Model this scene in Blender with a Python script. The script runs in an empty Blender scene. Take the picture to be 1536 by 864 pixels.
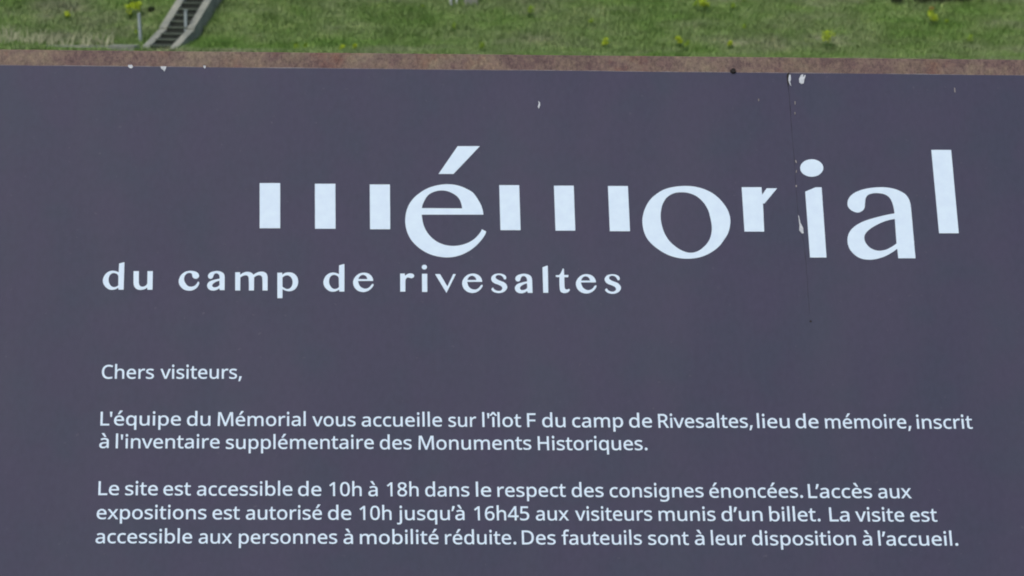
import bpy, bmesh, math, random
import numpy as np
from mathutils import Vector, Matrix, noise
from mathutils.geometry import tessellate_polygon

scene = bpy.context.scene
col = scene.collection
random.seed(7)
R = math.radians

# ------------------------------------------------------------------ camera
FPX = 3200.0                     # focal length in photo pixels (photo is 1536 wide)
PITCH = R(8.0)
CAM_POS = Vector((0.0, 0.0, 1.7))
DIST = 2.3                       # metres along the axis to the sign

# the sign's plane, from the vanishing points of its lettering
h_dir = Vector((1.0, -0.0063, 0.032))
v_dir = Vector((-368.0, 10900.0, FPX)).normalized()
n_cam = h_dir.cross(v_dir).normalized()
def ray_cam(px, py):
    return Vector(((px - 768.0) / FPX, (432.0 - py) / FPX, 1.0))
def plane_cam(px, py):
    r = ray_cam(px, py)
    return r * (n_cam.z * DIST / n_cam.dot(r))
X_cam = (plane_cam(1536, 113.0) - plane_cam(0, 97.8)).normalized()
# roll the camera so that the sign's top edge is level
ROLL = math.atan2(X_cam.z * math.tan(PITCH) - X_cam.y, X_cam.x)
wz = Vector((math.sin(ROLL) * math.cos(PITCH), math.cos(ROLL) * math.cos(PITCH), -math.sin(PITCH)))
fwd = Vector((0, math.cos(PITCH), -math.sin(PITCH)))
right0 = Vector((1, 0, 0)); up0 = right0.cross(fwd)
right = right0 * math.cos(ROLL) + up0 * -math.sin(ROLL) * -1.0
up = up0 * math.cos(ROLL) - right0 * math.sin(ROLL)
def cam_to_world(v):
    return CAM_POS + right * v.x + up * v.y + fwd * v.z
cam_data = bpy.data.cameras.new('camera')
cam = bpy.data.objects.new('camera', cam_data); col.objects.link(cam)
cam_data.sensor_width = 36.0; cam_data.lens = 36.0 * FPX / 1536.0
cam_data.clip_start = 0.05; cam_data.clip_end = 6000
M = Matrix((right, up, -fwd)).transposed().to_4x4(); M.translation = CAM_POS
cam.matrix_world = M
cam_data.dof.use_dof = True; cam_data.dof.focus_distance = DIST; cam_data.dof.aperture_fstop = 24.0
scene.camera = cam

# ------------------------------------------------------------------ light
SUN_EL, SUN_AZ = R(52), R(215)   # azimuth clockwise from +Y: behind the camera, to the left
world = bpy.data.worlds.new('World'); scene.world = world; world.use_nodes = True
wn = world.node_tree.nodes; wl = world.node_tree.links
sky = wn.new('ShaderNodeTexSky'); sky.sky_type = 'NISHITA'; sky.sun_disc = False
sky.sun_elevation = SUN_EL; sky.sun_rotation = SUN_AZ
sky.air_density = 1.0; sky.dust_density = 4.0; sky.ozone_density = 1.0
wn['Background'].inputs[1].default_value = 0.12
wl.new(sky.outputs[0], wn['Background'].inputs[0])
sl = bpy.data.lights.new('sun', 'SUN'); so = bpy.data.objects.new('sun', sl); col.objects.link(so)
sl.energy = 1.0; sl.angle = R(20); sl.color = (1.0, 0.97, 0.93)
sd = Vector((math.sin(SUN_AZ) * math.cos(SUN_EL), math.cos(SUN_AZ) * math.cos(SUN_EL), math.sin(SUN_EL)))
so.rotation_euler = sd.to_track_quat('Z', 'Y').to_euler()
scene.view_settings.view_transform = 'Standard'; scene.view_settings.look = 'None'
scene.view_settings.exposure = 0.12; scene.view_settings.gamma = 1.0
scene.render.engine = 'CYCLES'
scene.cycles.filter_width = 1.95

# ------------------------------------------------------------------ helpers
def link_mesh(name, verts, faces, mat, parent=None):
    me = bpy.data.meshes.new(name); me.from_pydata([tuple(v) for v in verts], [], faces); me.update()
    o = bpy.data.objects.new(name, me); col.objects.link(o)
    if mat: me.materials.append(mat)
    if parent:
        o.parent = parent
    return o
def empty(name, loc, label, cat, group=None, rot=None):
    o = bpy.data.objects.new(name, None); col.objects.link(o); o.location = loc
    o.empty_display_size = 0.1
    if rot is not None: o.rotation_euler = rot
    o['label'] = label; o['category'] = cat
    if group: o['group'] = group
    return o
def tag(o, label, cat, group=None):
    o['label'] = label; o['category'] = cat
    if group: o['group'] = group
    return o
class MB:
    def __init__(s): s.v = []; s.f = []
    def add(s, vs, fs):
        b = len(s.v); s.v += [Vector(v) for v in vs]; s.f += [tuple(i + b for i in f) for f in fs]
    def hexa(s, p):      # 4 bottom points then 4 top points, both counter-clockwise from above
        s.add(p, [(3, 2, 1, 0), (4, 5, 6, 7), (0, 1, 5, 4), (1, 2, 6, 5), (2, 3, 7, 6), (3, 0, 4, 7)])
    def box(s, a, b):
        x0, y0, z0 = a; x1, y1, z1 = b
        s.hexa([(x0, y0, z0), (x1, y0, z0), (x1, y1, z0), (x0, y1, z0), (x0, y0, z1), (x1, y0, z1), (x1, y1, z1), (x0, y1, z1)])
    def build(s, name, mat, parent=None, bevel=0.0):
        o = link_mesh(name, s.v, s.f, mat, parent)
        if bevel:
            bm = bmesh.new(); bm.from_mesh(o.data)
            bmesh.ops.bevel(bm, geom=bm.edges[:], offset=bevel, segments=2, affect='EDGES', profile=0.5)
            bm.to_mesh(o.data); bm.free()
        return o

def node_mat(name):
    m = bpy.data.materials.new(name); m.use_nodes = True
    nt = m.node_tree; return m, nt, nt.nodes, nt.links, nt.nodes['Principled BSDF']
def tex_noise(nt, scale, detail=4.0, rough=0.55, coord=None, mapping=None):
    n = nt.nodes.new('ShaderNodeTexNoise'); n.inputs['Scale'].default_value = scale
    n.inputs['Detail'].default_value = detail; n.inputs['Roughness'].default_value = rough
    tc = nt.nodes.new('ShaderNodeTexCoord')
    src = tc.outputs[coord or 'Object']
    if mapping:
        mp = nt.nodes.new('ShaderNodeMapping'); mp.inputs['Scale'].default_value = mapping
        nt.links.new(src, mp.inputs[0]); src = mp.outputs[0]
    nt.links.new(src, n.inputs['Vector']); return n.outputs['Fac']
def ramp(nt, fac, stops):
    r = nt.nodes.new('ShaderNodeValToRGB'); e = r.color_ramp.elements
    while len(e) < len(stops): e.new(0.5)
    for el, (p, c) in zip(e, stops):
        el.position = p; el.color = (c[0], c[1], c[2], 1)
    nt.links.new(fac, r.inputs[0]); return r.outputs[0]
def mixc(nt, fac, a, b, mode='MIX'):
    n = nt.nodes.new('ShaderNodeMix'); n.data_type = 'RGBA'; n.blend_type = mode
    for sock, val in ((n.inputs[0], fac), (n.inputs[6], a), (n.inputs[7], b)):
        if isinstance(val, (int, float)): sock.default_value = val
        elif isinstance(val, tuple): sock.default_value = (*val, 1)
        else: nt.links.new(val, sock)
    return n.outputs[2]
def bump(nt, fac, strength, dist, bsdf):
    b = nt.nodes.new('ShaderNodeBump'); b.inputs['Strength'].default_value = strength
    b.inputs['Distance'].default_value = dist
    nt.links.new(fac, b.inputs['Height']); nt.links.new(b.outputs[0], bsdf.inputs['Normal'])

# ------------------------------------------------------------------ materials
def mat_print():
    m, nt, N, L, p = node_mat('dark_print')
    a = ramp(nt, tex_noise(nt, 14, 3), [(0.35, (0.0520, 0.0575, 0.0985)), (0.5, (0.0560, 0.0560, 0.0995)), (0.65, (0.0585, 0.0555, 0.1020))])
    b = ramp(nt, tex_noise(nt, 170, 3, 0.6, mapping=(1, 0.6, 1)), [(0.3, (0.94, 0.94, 0.94)), (0.7, (1.05, 1.05, 1.05))])
    c = ramp(nt, tex_noise(nt, 2.2, 2), [(0.3, (0.94, 0.95, 0.96)), (0.7, (1.05, 1.04, 1.03))])
    base = mixc(nt, 1.0, mixc(nt, 1.0, a, b, 'MULTIPLY'), c, 'MULTIPLY')
    dust = ramp(nt, tex_noise(nt, 150, 2, 0.5), [(0.70, (0, 0, 0)), (0.80, (0.35, 0.35, 0.35))])   # sparse dust specks
    film = ramp(nt, tex_noise(nt, 5, 5, 0.6, mapping=(1.6, 0.35, 1)), [(0.45, (0, 0, 0)), (0.75, (0.07, 0.07, 0.07))])  # faint rain-washed film
    base = mixc(nt, film, mixc(nt, dust, base, (0.14, 0.14, 0.17)), (0.16, 0.16, 0.18))
    base = mixc(nt, 1.0, base, (0.955, 0.955, 0.965), 'MULTIPLY')
    L.new(base, p.inputs['Base Color'])
    p.inputs['Roughness'].default_value = 0.62; p.inputs['Specular IOR Level'].default_value = 0.25
    bump(nt, tex_noise(nt, 120, 3), 0.05, 0.0005, p); return m
def mat_letter():
    m, nt, N, L, p = node_mat('pale_print')
    a = ramp(nt, tex_noise(nt, 90, 3), [(0.3, (0.64, 0.78, 0.95)), (0.7, (0.69, 0.84, 0.99))])
    L.new(a, p.inputs['Base Color'])
    p.inputs['Roughness'].default_value = 0.6; p.inputs['Specular IOR Level'].default_value = 0.2; return m
def mat_rust():
    m, nt, N, L, p = node_mat('rusted_steel')
    base = ramp(nt, tex_noise(nt, 26, 7, 0.72),
                [(0.30, (0.098, 0.076, 0.082)), (0.42, (0.140, 0.102, 0.100)), (0.50, (0.172, 0.134, 0.118)), (0.59, (0.19, 0.153, 0.122)), (0.69, (0.21, 0.19, 0.145)), (0.78, (0.25, 0.27, 0.235))])
    spk = ramp(nt, tex_noise(nt, 300, 5, 0.75, mapping=(1, 0.7, 1)), [(0.34, (0.62, 0.60, 0.62)), (0.5, (1.0, 1.0, 1.0)), (0.66, (1.4, 1.36, 1.24))])
    big = ramp(nt, tex_noise(nt, 7, 4, 0.6), [(0.35, (0.80, 0.74, 0.78)), (0.5, (1.02, 0.95, 0.96)), (0.65, (1.12, 1.14, 1.08))])
    base = mixc(nt, 1.0, base, big, 'MULTIPLY')
    red = ramp(nt, tex_noise(nt, 12, 5, 0.7), [(0.54, (0, 0, 0)), (0.68, (0.65, 0.65, 0.65))])
    base = mixc(nt, red, base, (0.17, 0.078, 0.062))
    L.new(mixc(nt, 1.0, base, spk, 'MULTIPLY'), p.inputs['Base Color'])
    p.inputs['Roughness'].default_value = 0.85; p.inputs['Specular IOR Level'].default_value = 0.2
    bump(nt, tex_noise(nt, 240, 4, 0.7), 0.5, 0.0012, p); return m
def mat_plain(name, c, rough=0.7, var=0.12, scale=20, spec=0.3, metal=0.0):
    m, nt, N, L, p = node_mat(name)
    a = ramp(nt, tex_noise(nt, scale, 5, 0.6), [(0.3, tuple(x * (1 - var) for x in c)), (0.7, tuple(min(1, x * (1 + var)) for x in c))])
    L.new(a, p.inputs['Base Color']); p.inputs['Roughness'].default_value = rough
    p.inputs['Specular IOR Level'].default_value = spec; p.inputs['Metallic'].default_value = metal; return m
def mat_concrete(name='weathered_concrete', light=1.0, tint=(1, 1, 1)):
    m, nt, N, L, p = node_mat(name)
    a = ramp(nt, tex_noise(nt, 2.5, 6, 0.65), [(0.3, (0.165*light, 0.185*light, 0.165*light)), (0.5, (0.255*light, 0.275*light, 0.24*light)), (0.72, (0.36*light, 0.37*light, 0.31*light))])
    b = ramp(nt, tex_noise(nt, 28, 4, 0.7), [(0.3, (0.72, 0.72, 0.72)), (0.7, (1.18, 1.18, 1.15))])
    L.new(mixc(nt, 1.0, mixc(nt, 1.0, a, b, 'MULTIPLY'), tint, 'MULTIPLY'), p.inputs['Base Color'])
    p.inputs['Roughness'].default_value = 0.9; bump(nt, tex_noise(nt, 40, 4), 0.4, 0.01, p); return m
def mat_grass(name, blades):
    m, nt, N, L, p = node_mat(name)
    big = tex_noise(nt, 0.55, 4, 0.6, mapping=(0.7, 1.25, 1.0))
    mid = tex_noise(nt, 1.9, 4, 0.6, mapping=(0.7, 1.3, 1.0))
    # lusher growth right of the stairs
    tc = N.new('ShaderNodeTexCoord'); mp = N.new('ShaderNodeMapping'); mp.vector_type = 'TEXTURE'
    mp.inputs['Location'].default_value = (-6.3, 57.2, 0.6); mp.inputs['Scale'].default_value = (3.6, 2.6, 3.0)
    L.new(tc.outputs['Object'], mp.inputs[0]); gd = N.new('ShaderNodeTexGradient'); gd.gradient_type = 'SPHERICAL'
    L.new(mp.outputs[0], gd.inputs[0])
    mm = N.new('ShaderNodeMath'); mm.operation = 'MULTIPLY_ADD'; mm.inputs[1].default_value = -0.13; L.new(gd.outputs['Fac'], mm.inputs[0]); L.new(big, mm.inputs[2]); big = mm.outputs[0]
    c = ramp(nt, big, [(0.34, (0.150, 0.275, 0.066)), (0.45, (0.190, 0.300, 0.096)), (0.54, (0.212, 0.302, 0.122)), (0.62, (0.240, 0.302, 0.155)), (0.72, (0.27, 0.298, 0.195))])
    d = ramp(nt, mid, [(0.32, (0.80, 0.84, 0.78)), (0.5, (1, 1, 1)), (0.7, (1.14, 1.08, 1.14))])
    c = mixc(nt, 1.0, c, d, 'MULTIPLY')
    if blades:
        at = N.new('ShaderNodeAttribute'); at.attribute_name = 'tint'
        t = ramp(nt, at.outputs['Fac'], [(0.0, (0.62, 0.66, 0.62)), (0.3, (0.82, 0.86, 0.8)), (0.5, (1, 1, 1)), (0.82, (1.2, 1.16, 1.16)), (0.9, (1.75, 1.5, 1.6)), (1.0, (2.2, 1.8, 2.0))])
        c = mixc(nt, 1.0, c, t, 'MULTIPLY')
        p.inputs['Roughness'].default_value = 0.7
    else:
        c = mixc(nt, 1.0, c, (0.72, 0.68, 0.70), 'MULTIPLY'); p.inputs['Roughness'].default_value = 0.95
        bump(nt, tex_noise(nt, 9, 5, 0.7), 0.6, 0.05, p)
    p.inputs['Specular IOR Level'].default_value = 0.15
    L.new(c, p.inputs['Base Color']); return m
MP, ML, MR = mat_print(), mat_letter(), mat_rust()
MCONC = mat_concrete(); MSTEP = mat_concrete('shaded_riser_concrete', 0.09, (0.85, 1.05, 1.0)); MSTEP2 = mat_concrete('lighter_tread_concrete', 0.38, (0.88, 1.05, 0.98))  # one concrete: riser shade painted into the darkest copy, treads a lighter one
MWHITE = mat_plain('chipped_white', (0.52, 0.56, 0.62), 0.7, 0.2, 300)
MLIP = mat_plain('pale_edge_glue', (0.24, 0.225, 0.225), 0.7, 0.45, 130)
MDARK = mat_plain('dark_hole', (0.018, 0.015, 0.016), 0.8, 0.2, 200)
MSCR = mat_plain('dark_scratch', (0.035, 0.034, 0.050), 0.9, 0.5, 90)
MSTEEL = mat_plain('painted_rail_steel', (0.30, 0.36, 0.38), 0.6, 0.15, 12)
MPOST = mat_plain('dull_steel_post', (0.12, 0.09, 0.08), 0.8, 0.3, 15)
MG, MGB = mat_grass('grass_soil', False), mat_grass('grass_blades', True)
MYEL = mat_plain('yellow_green_bracts', (0.45, 0.58, 0.03), 0.7, 0.25, 6)
MYEL2 = mat_plain('faint_yellow_green_bracts', (0.27, 0.42, 0.04), 0.7, 0.25, 6)
MORA = mat_plain('orange_bracts', (0.38, 0.30, 0.09), 0.7, 0.25, 6)
MSTEM = mat_plain('weed_green', (0.10, 0.18, 0.05), 0.7, 0.3, 4)
MSTRAW = mat_plain('dry_straw', (0.40, 0.42, 0.28), 0.8, 0.25, 5)
MBUSH = mat_plain('dark_leaf', (0.045, 0.065, 0.028), 0.8, 0.3, 4)

# ------------------------------------------------------------------ the sign
Xw = (right * X_cam.x + up * X_cam.y + fwd * X_cam.z).normalized()
Nw = (right * n_cam.x + up * n_cam.y + fwd * n_cam.z).normalized()
if Nw.dot(fwd) > 0: Nw = -Nw
Yw = Nw.cross(Xw).normalized()
ORG = cam_to_world(plane_cam(768, 105.4))         # middle of the print's top edge
def uv(px, py):                                    # photo point -> sign coordinates (metres)
    d = cam_to_world(plane_cam(px, py)) - ORG
    return d.dot(Xw), d.dot(Yw)
SIGN = empty('information_sign', (0, 0, 0), 'large dark slate sign with pale lettering on a rusty steel plate, leaning back', 'sign')
MS = Matrix((Xw, Yw, Nw)).transposed().to_4x4(); MS.translation = ORG
SIGN.matrix_world = MS
HW, PH = 0.66, 0.92
TOPB = 0.0198
plate = MB(); plate.box((-HW - 0.02, -PH - 0.02, -0.0075), (HW + 0.02, TOPB, -0.0015))
plate = plate.build('backing_plate', MR, SIGN, 0.0012)
# print sheet: a thin sheet whose cut edges are very slightly uneven
rs = random.Random(3)
def edge_noise(u): return 0.00035 * noise.noise(Vector((u * 9, 0, 0))) + 0.00022 * noise.noise(Vector((u * 45, 3, 0)))
nseg = 160
vs, fs = [], []
us = [-HW + 2 * HW * i / nseg for i in range(nseg + 1)]
for z in (0.0, -0.0014):
    for u in us: vs.append((u, edge_noise(u), z))
    for u in us: vs.append((u, -PH, z))
k = nseg + 1
for i in range(nseg):
    fs.append((k + i, k + i + 1, i + 1, i))
    fs.append((2*k + i, 2*k + i + 1, 3*k + i + 1, 3*k + i))
    fs.append((i, i + 1, 2*k + i + 1, 2*k + i))
    fs.append((k + i + 1, k + i, 3*k + i, 3*k + i + 1))
fs.append((0, 2*k, 3*k, k)); fs.append((k - 1, 2*k - 1, 4*k - 1, 3*k - 1))
PRINT = link_mesh('print_panel', vs, fs, MP, SIGN)
# pale line of glue along the cut edge
vs, fs = [], []
for i, u in enumerate(us):
    w = 0.0007 + 0.0006 * noise.noise(Vector((u * 14, 7, 0))) + 0.0004 * noise.noise(Vector((u * 60, 9, 0)))
    w = max(0.0002, w)
    vs += [(u, edge_noise(u) - 0.0004, -0.0009), (u, edge_noise(u) + w, -0.0009)]
    if i: fs.append((2*i - 2, 2*i, 2*i + 1, 2*i - 1))
link_mesh('glue_line', vs, fs, MLIP, PRINT)
# two posts behind the plate, each with a foot plate (in world space, then parented)
MSI = MS.inverted()
for su in (-0.48, 0.48):
    pt = MS @ Vector((su, -0.12, -0.008)); pb = MS @ Vector((su, -0.86, -0.008))
    y = max(pt.y, pb.y) + 0.055
    mb = MB()
    a = 0.03
    # brackets from plate back to post
    mb.box((pt.x - a, y - a, -0.05), (pt.x + a, y + a, pt.z))
    o = mb.build('post', MPOST, None, 0.003); o.parent = SIGN; o.matrix_parent_inverse = MSI
    for q in (MS @ Vector((su, -0.16, -0.0078)), MS @ Vector((su, -0.78, -0.0078))):
        mb = MB(); sl_ = Yw.y / Yw.z * 0.02       # the bracket's front follows the plate's lean
        mb.hexa([(q.x - 0.02, q.y - sl_, q.z - 0.02), (q.x + 0.02, q.y - sl_, q.z - 0.02), (q.x + 0.02, y - a - 0.001, q.z - 0.02), (q.x - 0.02, y - a - 0.001, q.z - 0.02),
                 (q.x - 0.02, q.y + sl_, q.z + 0.02), (q.x + 0.02, q.y + sl_, q.z + 0.02), (q.x + 0.02, y - a - 0.001, q.z + 0.02), (q.x - 0.02, y - a - 0.001, q.z + 0.02)])
        o = mb.build('bracket', MPOST, None); o.parent = SIGN; o.matrix_parent_inverse = MSI
    mb = MB(); mb.box((pt.x - 0.09, y - 0.09, -0.02), (pt.x + 0.09, y + 0.09, 0.014))
    o = mb.build('foot_plate', MPOST, None, 0.003); o.parent = SIGN; o.matrix_parent_inverse = MSI

# ---- outlines -> thin raised print
LH = 0.00035
def poly_mesh(name, contours_px, mat, parent=PRINT, height=LH, z0=0.0):
    """contours_px: closed outlines in photo pixels; the print lies on the sign's plane"""
    V, F = [], []
    for group in contours_px:                    # a group = one outline with its holes
        cs = [[Vector((*uv(x, y), 0.0)) for x, y in c] for c in group]
        tris = tessellate_polygon(cs)
        flat = [p for c in cs for p in c]
        b = len(V)
        V += [(p.x, p.y, z0 + height) for p in flat]
        for t in tris:
            a_, b_, c_ = (flat[i] for i in t)
            area = (b_ - a_).cross(c_ - a_).z
            if abs(area) < 1e-13: continue
            F.append(tuple(b + i for i in (t if area > 0 else t[::-1])))
        b2 = len(V); V += [(p.x, p.y, z0 + 0.00002) for p in flat]
        off = 0
        for c in cs:
            n = len(c)
            for i in range(n):
                j = (i + 1) % n
                F.append((b + off + i, b2 + off + i, b2 + off + j, b + off + j))
            off += n
    return link_mesh(name, V, F, mat, parent)

def area2(c): return sum(c[i-1][0]*c[i][1] - c[i][0]*c[i-1][1] for i in range(len(c)))
def inside(p, c):
    r = False; n = len(c); j = n - 1
    for i in range(n):
        if (c[i][1] > p[1]) != (c[j][1] > p[1]) and p[0] < (c[j][0]-c[i][0])*(p[1]-c[i][1])/(c[j][1]-c[i][1]) + c[i][0]: r = not r
        j = i
    return r
def offset(c, d, tol=6):
    cc = []
    for p in c:                                  # merge near-coincident points so narrow notches stay clean
        if cc and math.dist(cc[-1], p) < tol: cc[-1] = ((cc[-1][0] + p[0]) / 2, (cc[-1][1] + p[1]) / 2)
        else: cc.append(p)
    c = cc
    n = len(c); out = []
    for i in range(n):
        a, b, e = Vector(c[i-1]), Vector(c[i]), Vector(c[(i+1) % n])
        d1 = (b - a).normalized(); d2 = (e - b).normalized()
        n1 = Vector((d1.y, -d1.x)); n2 = Vector((d2.y, -d2.x))
        m = n1 + n2
        if m.length < 0.3: m = n1
        else: m = m / max(0.22, (m.length_squared / 2.0))
        out.append((b.x + m.x * d, b.y + m.y * d))
    return out

def smooth(pts, k=4):
    """closed Catmull-Rom through pts; a third element marks a corner"""
    n = len(pts); out = []
    P = [Vector((p[0], p[1])) for p in pts]; C = [len(p) > 2 for p in pts]
    for i in range(n):
        a, b = P[i], P[(i + 1) % n]
        out.append((a.x, a.y))
        if C[i] and C[(i + 1) % n]: continue
        pa = P[i - 1] if not C[i] else a * 2 - b
        nb = P[(i + 2) % n] if not C[(i + 1) % n] else b * 2 - a
        # centripetal-ish tangents limited by segment length
        L = (b - a).length
        def tan(p0, p1, p2):
            t = (p2 - p0)
            return t.normalized() * L if t.length > 1e-9 else t
        t1 = tan(pa, a, b) if not C[i] else (b - a)
        t2 = tan(a, b, nb) if not C[(i + 1) % n] else (b - a)
        if C[i]: t1 = (b - a) * 1.5 - t2 * 0.5
        if C[(i + 1) % n]: t2 = (b - a) * 1.5 - t1 * 0.5
        for s in range(1, k):
            t = s / k; t2_, t3 = t * t, t * t * t
            q = a * (2*t3 - 3*t2_ + 1) + t1 * (t3 - 2*t2_ + t) + b * (-2*t3 + 3*t2_) + t2 * (t3 - t2_)
            out.append((q.x, q.y))
    return out
def tr(pts, ox, oy, s=9.6):
    return [(ox + p[0] / s, oy + p[1] / s) + tuple(p[2:]) for p in pts]
def ell(cx, cy, rx, ry, n=28):
    return [(cx + rx * math.cos(2*math.pi*i/n), cy + ry * math.sin(2*math.pi*i/n)) for i in range(n)]
def slant(x): return 9.6e-5 * (x - 430)
c = 1
def quad(ox, pts): return [[tuple((ox + x / 3.84, 200 + y / 3.84)) for x, y in pts]]
# the big wordmark
bars = [(370, [(75,287),(193,287),(193,547),(75,547)]), (370, [(393,291),(511,291),(512,550),(394,550)]), (370, [(709,295),(825,295),(827,553),(711,553)])]
for o_, p_ in bars: poly_mesh('letter_stroke', [quad(o_, p_)], ML)
eo = tr([(1200,212,c),(1190,145),(1160,60),(1140,0),(1060,-94),(960,-159),(830,-209),(680,-226),(530,-209),(380,-159),(250,-74),(170,6),(110,110),(80,230),(78,350),(110,480),(180,600),(300,710),(440,785),(570,818),(680,828),(800,815),(930,770),(1060,690),(1170,580),(1225,500),(1240,455,c),(1180,423,c),(1140,490),(1060,570),(960,625),(850,655),(740,662),(620,640),(500,580),(400,480),(340,360),(312,212,c)], 600, 300)
eo = [p for p in eo if not (abs(p[0]-(600+1140/9.6)) < .01 and abs(p[1]-300) < .01)]
ei = tr([(315,118,c),(335,45),(400,-64),(470,-109),(560,-134),(660,-131),(750,-99),(830,-44),(875,30),(895,122,c)], 600, 300)
acc = tr([(830,90),(1150,90),(770,490),(555,490)], 600, 210)
poly_mesh('letter', [[smooth(eo), smooth(ei)], [acc]], ML)
bars = [(740, [(34,299),(149,299),(157,558),(41,558)]), (740, [(349,302),(463,302),(472,561),(358,561)]), (740, [(660,304),(775,304),(787,564),(671,564)])]
for o_, p_ in bars: poly_mesh('letter_stroke', [quad(o_, p_)], ML)
oo = tr([(740,87),(900,100),(1050,145),(1180,220),(1290,330),(1370,460),(1397,600),(1370,750),(1310,855),(1230,960),(1100,1055),(950,1115),(790,1135),(630,1120),(480,1070),(340,985),(220,875),(155,750),(130,610),(137,520),(165,420),(230,300),(330,205),(450,135),(590,100)], 950, 270)
oi = tr([(700,178),(800,190),(910,235),(1010,325),(1075,430),(1110,550),(1130,680),(1120,790),(1085,880),(1020,960),(930,1025),(830,1050),(730,1030),(620,970),(520,880),(450,770),(410,650),(393,540),(400,430),(430,330),(490,245),(590,190)], 950, 270)
poly_mesh('letter', [[smooth(oo), smooth(oi)]], ML)
poly_mesh('letter', [[tr([(120,537),(405,537),(414,645),(480,553),(630,553),(450,770),(426,770),(444,1176),(160,1176)], 1100, 225)][:1]], ML)
poly_mesh('letter', [[ell(1217.5, 252.1, 17.4, 13.1)], [[(1207.8,287.5),(1223.5,281.0),(1232.3,281.0),(1239.7,386.4),(1215,386.4)]]], ML)
ao = tr([(1182,1128,c),(935,1128,c),(920,990,c),(830,1054),(720,1109),(600,1142),(500,1149),(390,1129),(290,1064),(225,974),(203,874),(225,764),(300,674),(430,599),(600,544),(740,509),(880,482,c),(868,400),(845,320),(800,245),(730,205),(640,190),(560,195),(495,220),(465,265),(455,340),(445,410),(410,450),(350,470),(280,450),(220,400),(203,340),(225,260),(290,195),(400,145),(540,115),(700,105),(840,120),(960,160),(1050,220),(1100,310),(1120,430,c)], 1250, 270)
ai = tr([(885,562,c),(760,589),(640,639),(530,704),(465,769),(445,834),(470,914),(540,984),(640,1019),(740,1009),(840,964),(910,914,c)], 1250, 270)
poly_mesh('letter', [[smooth(ao), smooth(ai)]], ML)
poly_mesh('letter', [[[(1100 + x/3.84, 200 + y/3.84) for x, y in ((1140,96),(1254,96),(1298,576),(1185,576))]]], ML)

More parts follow.
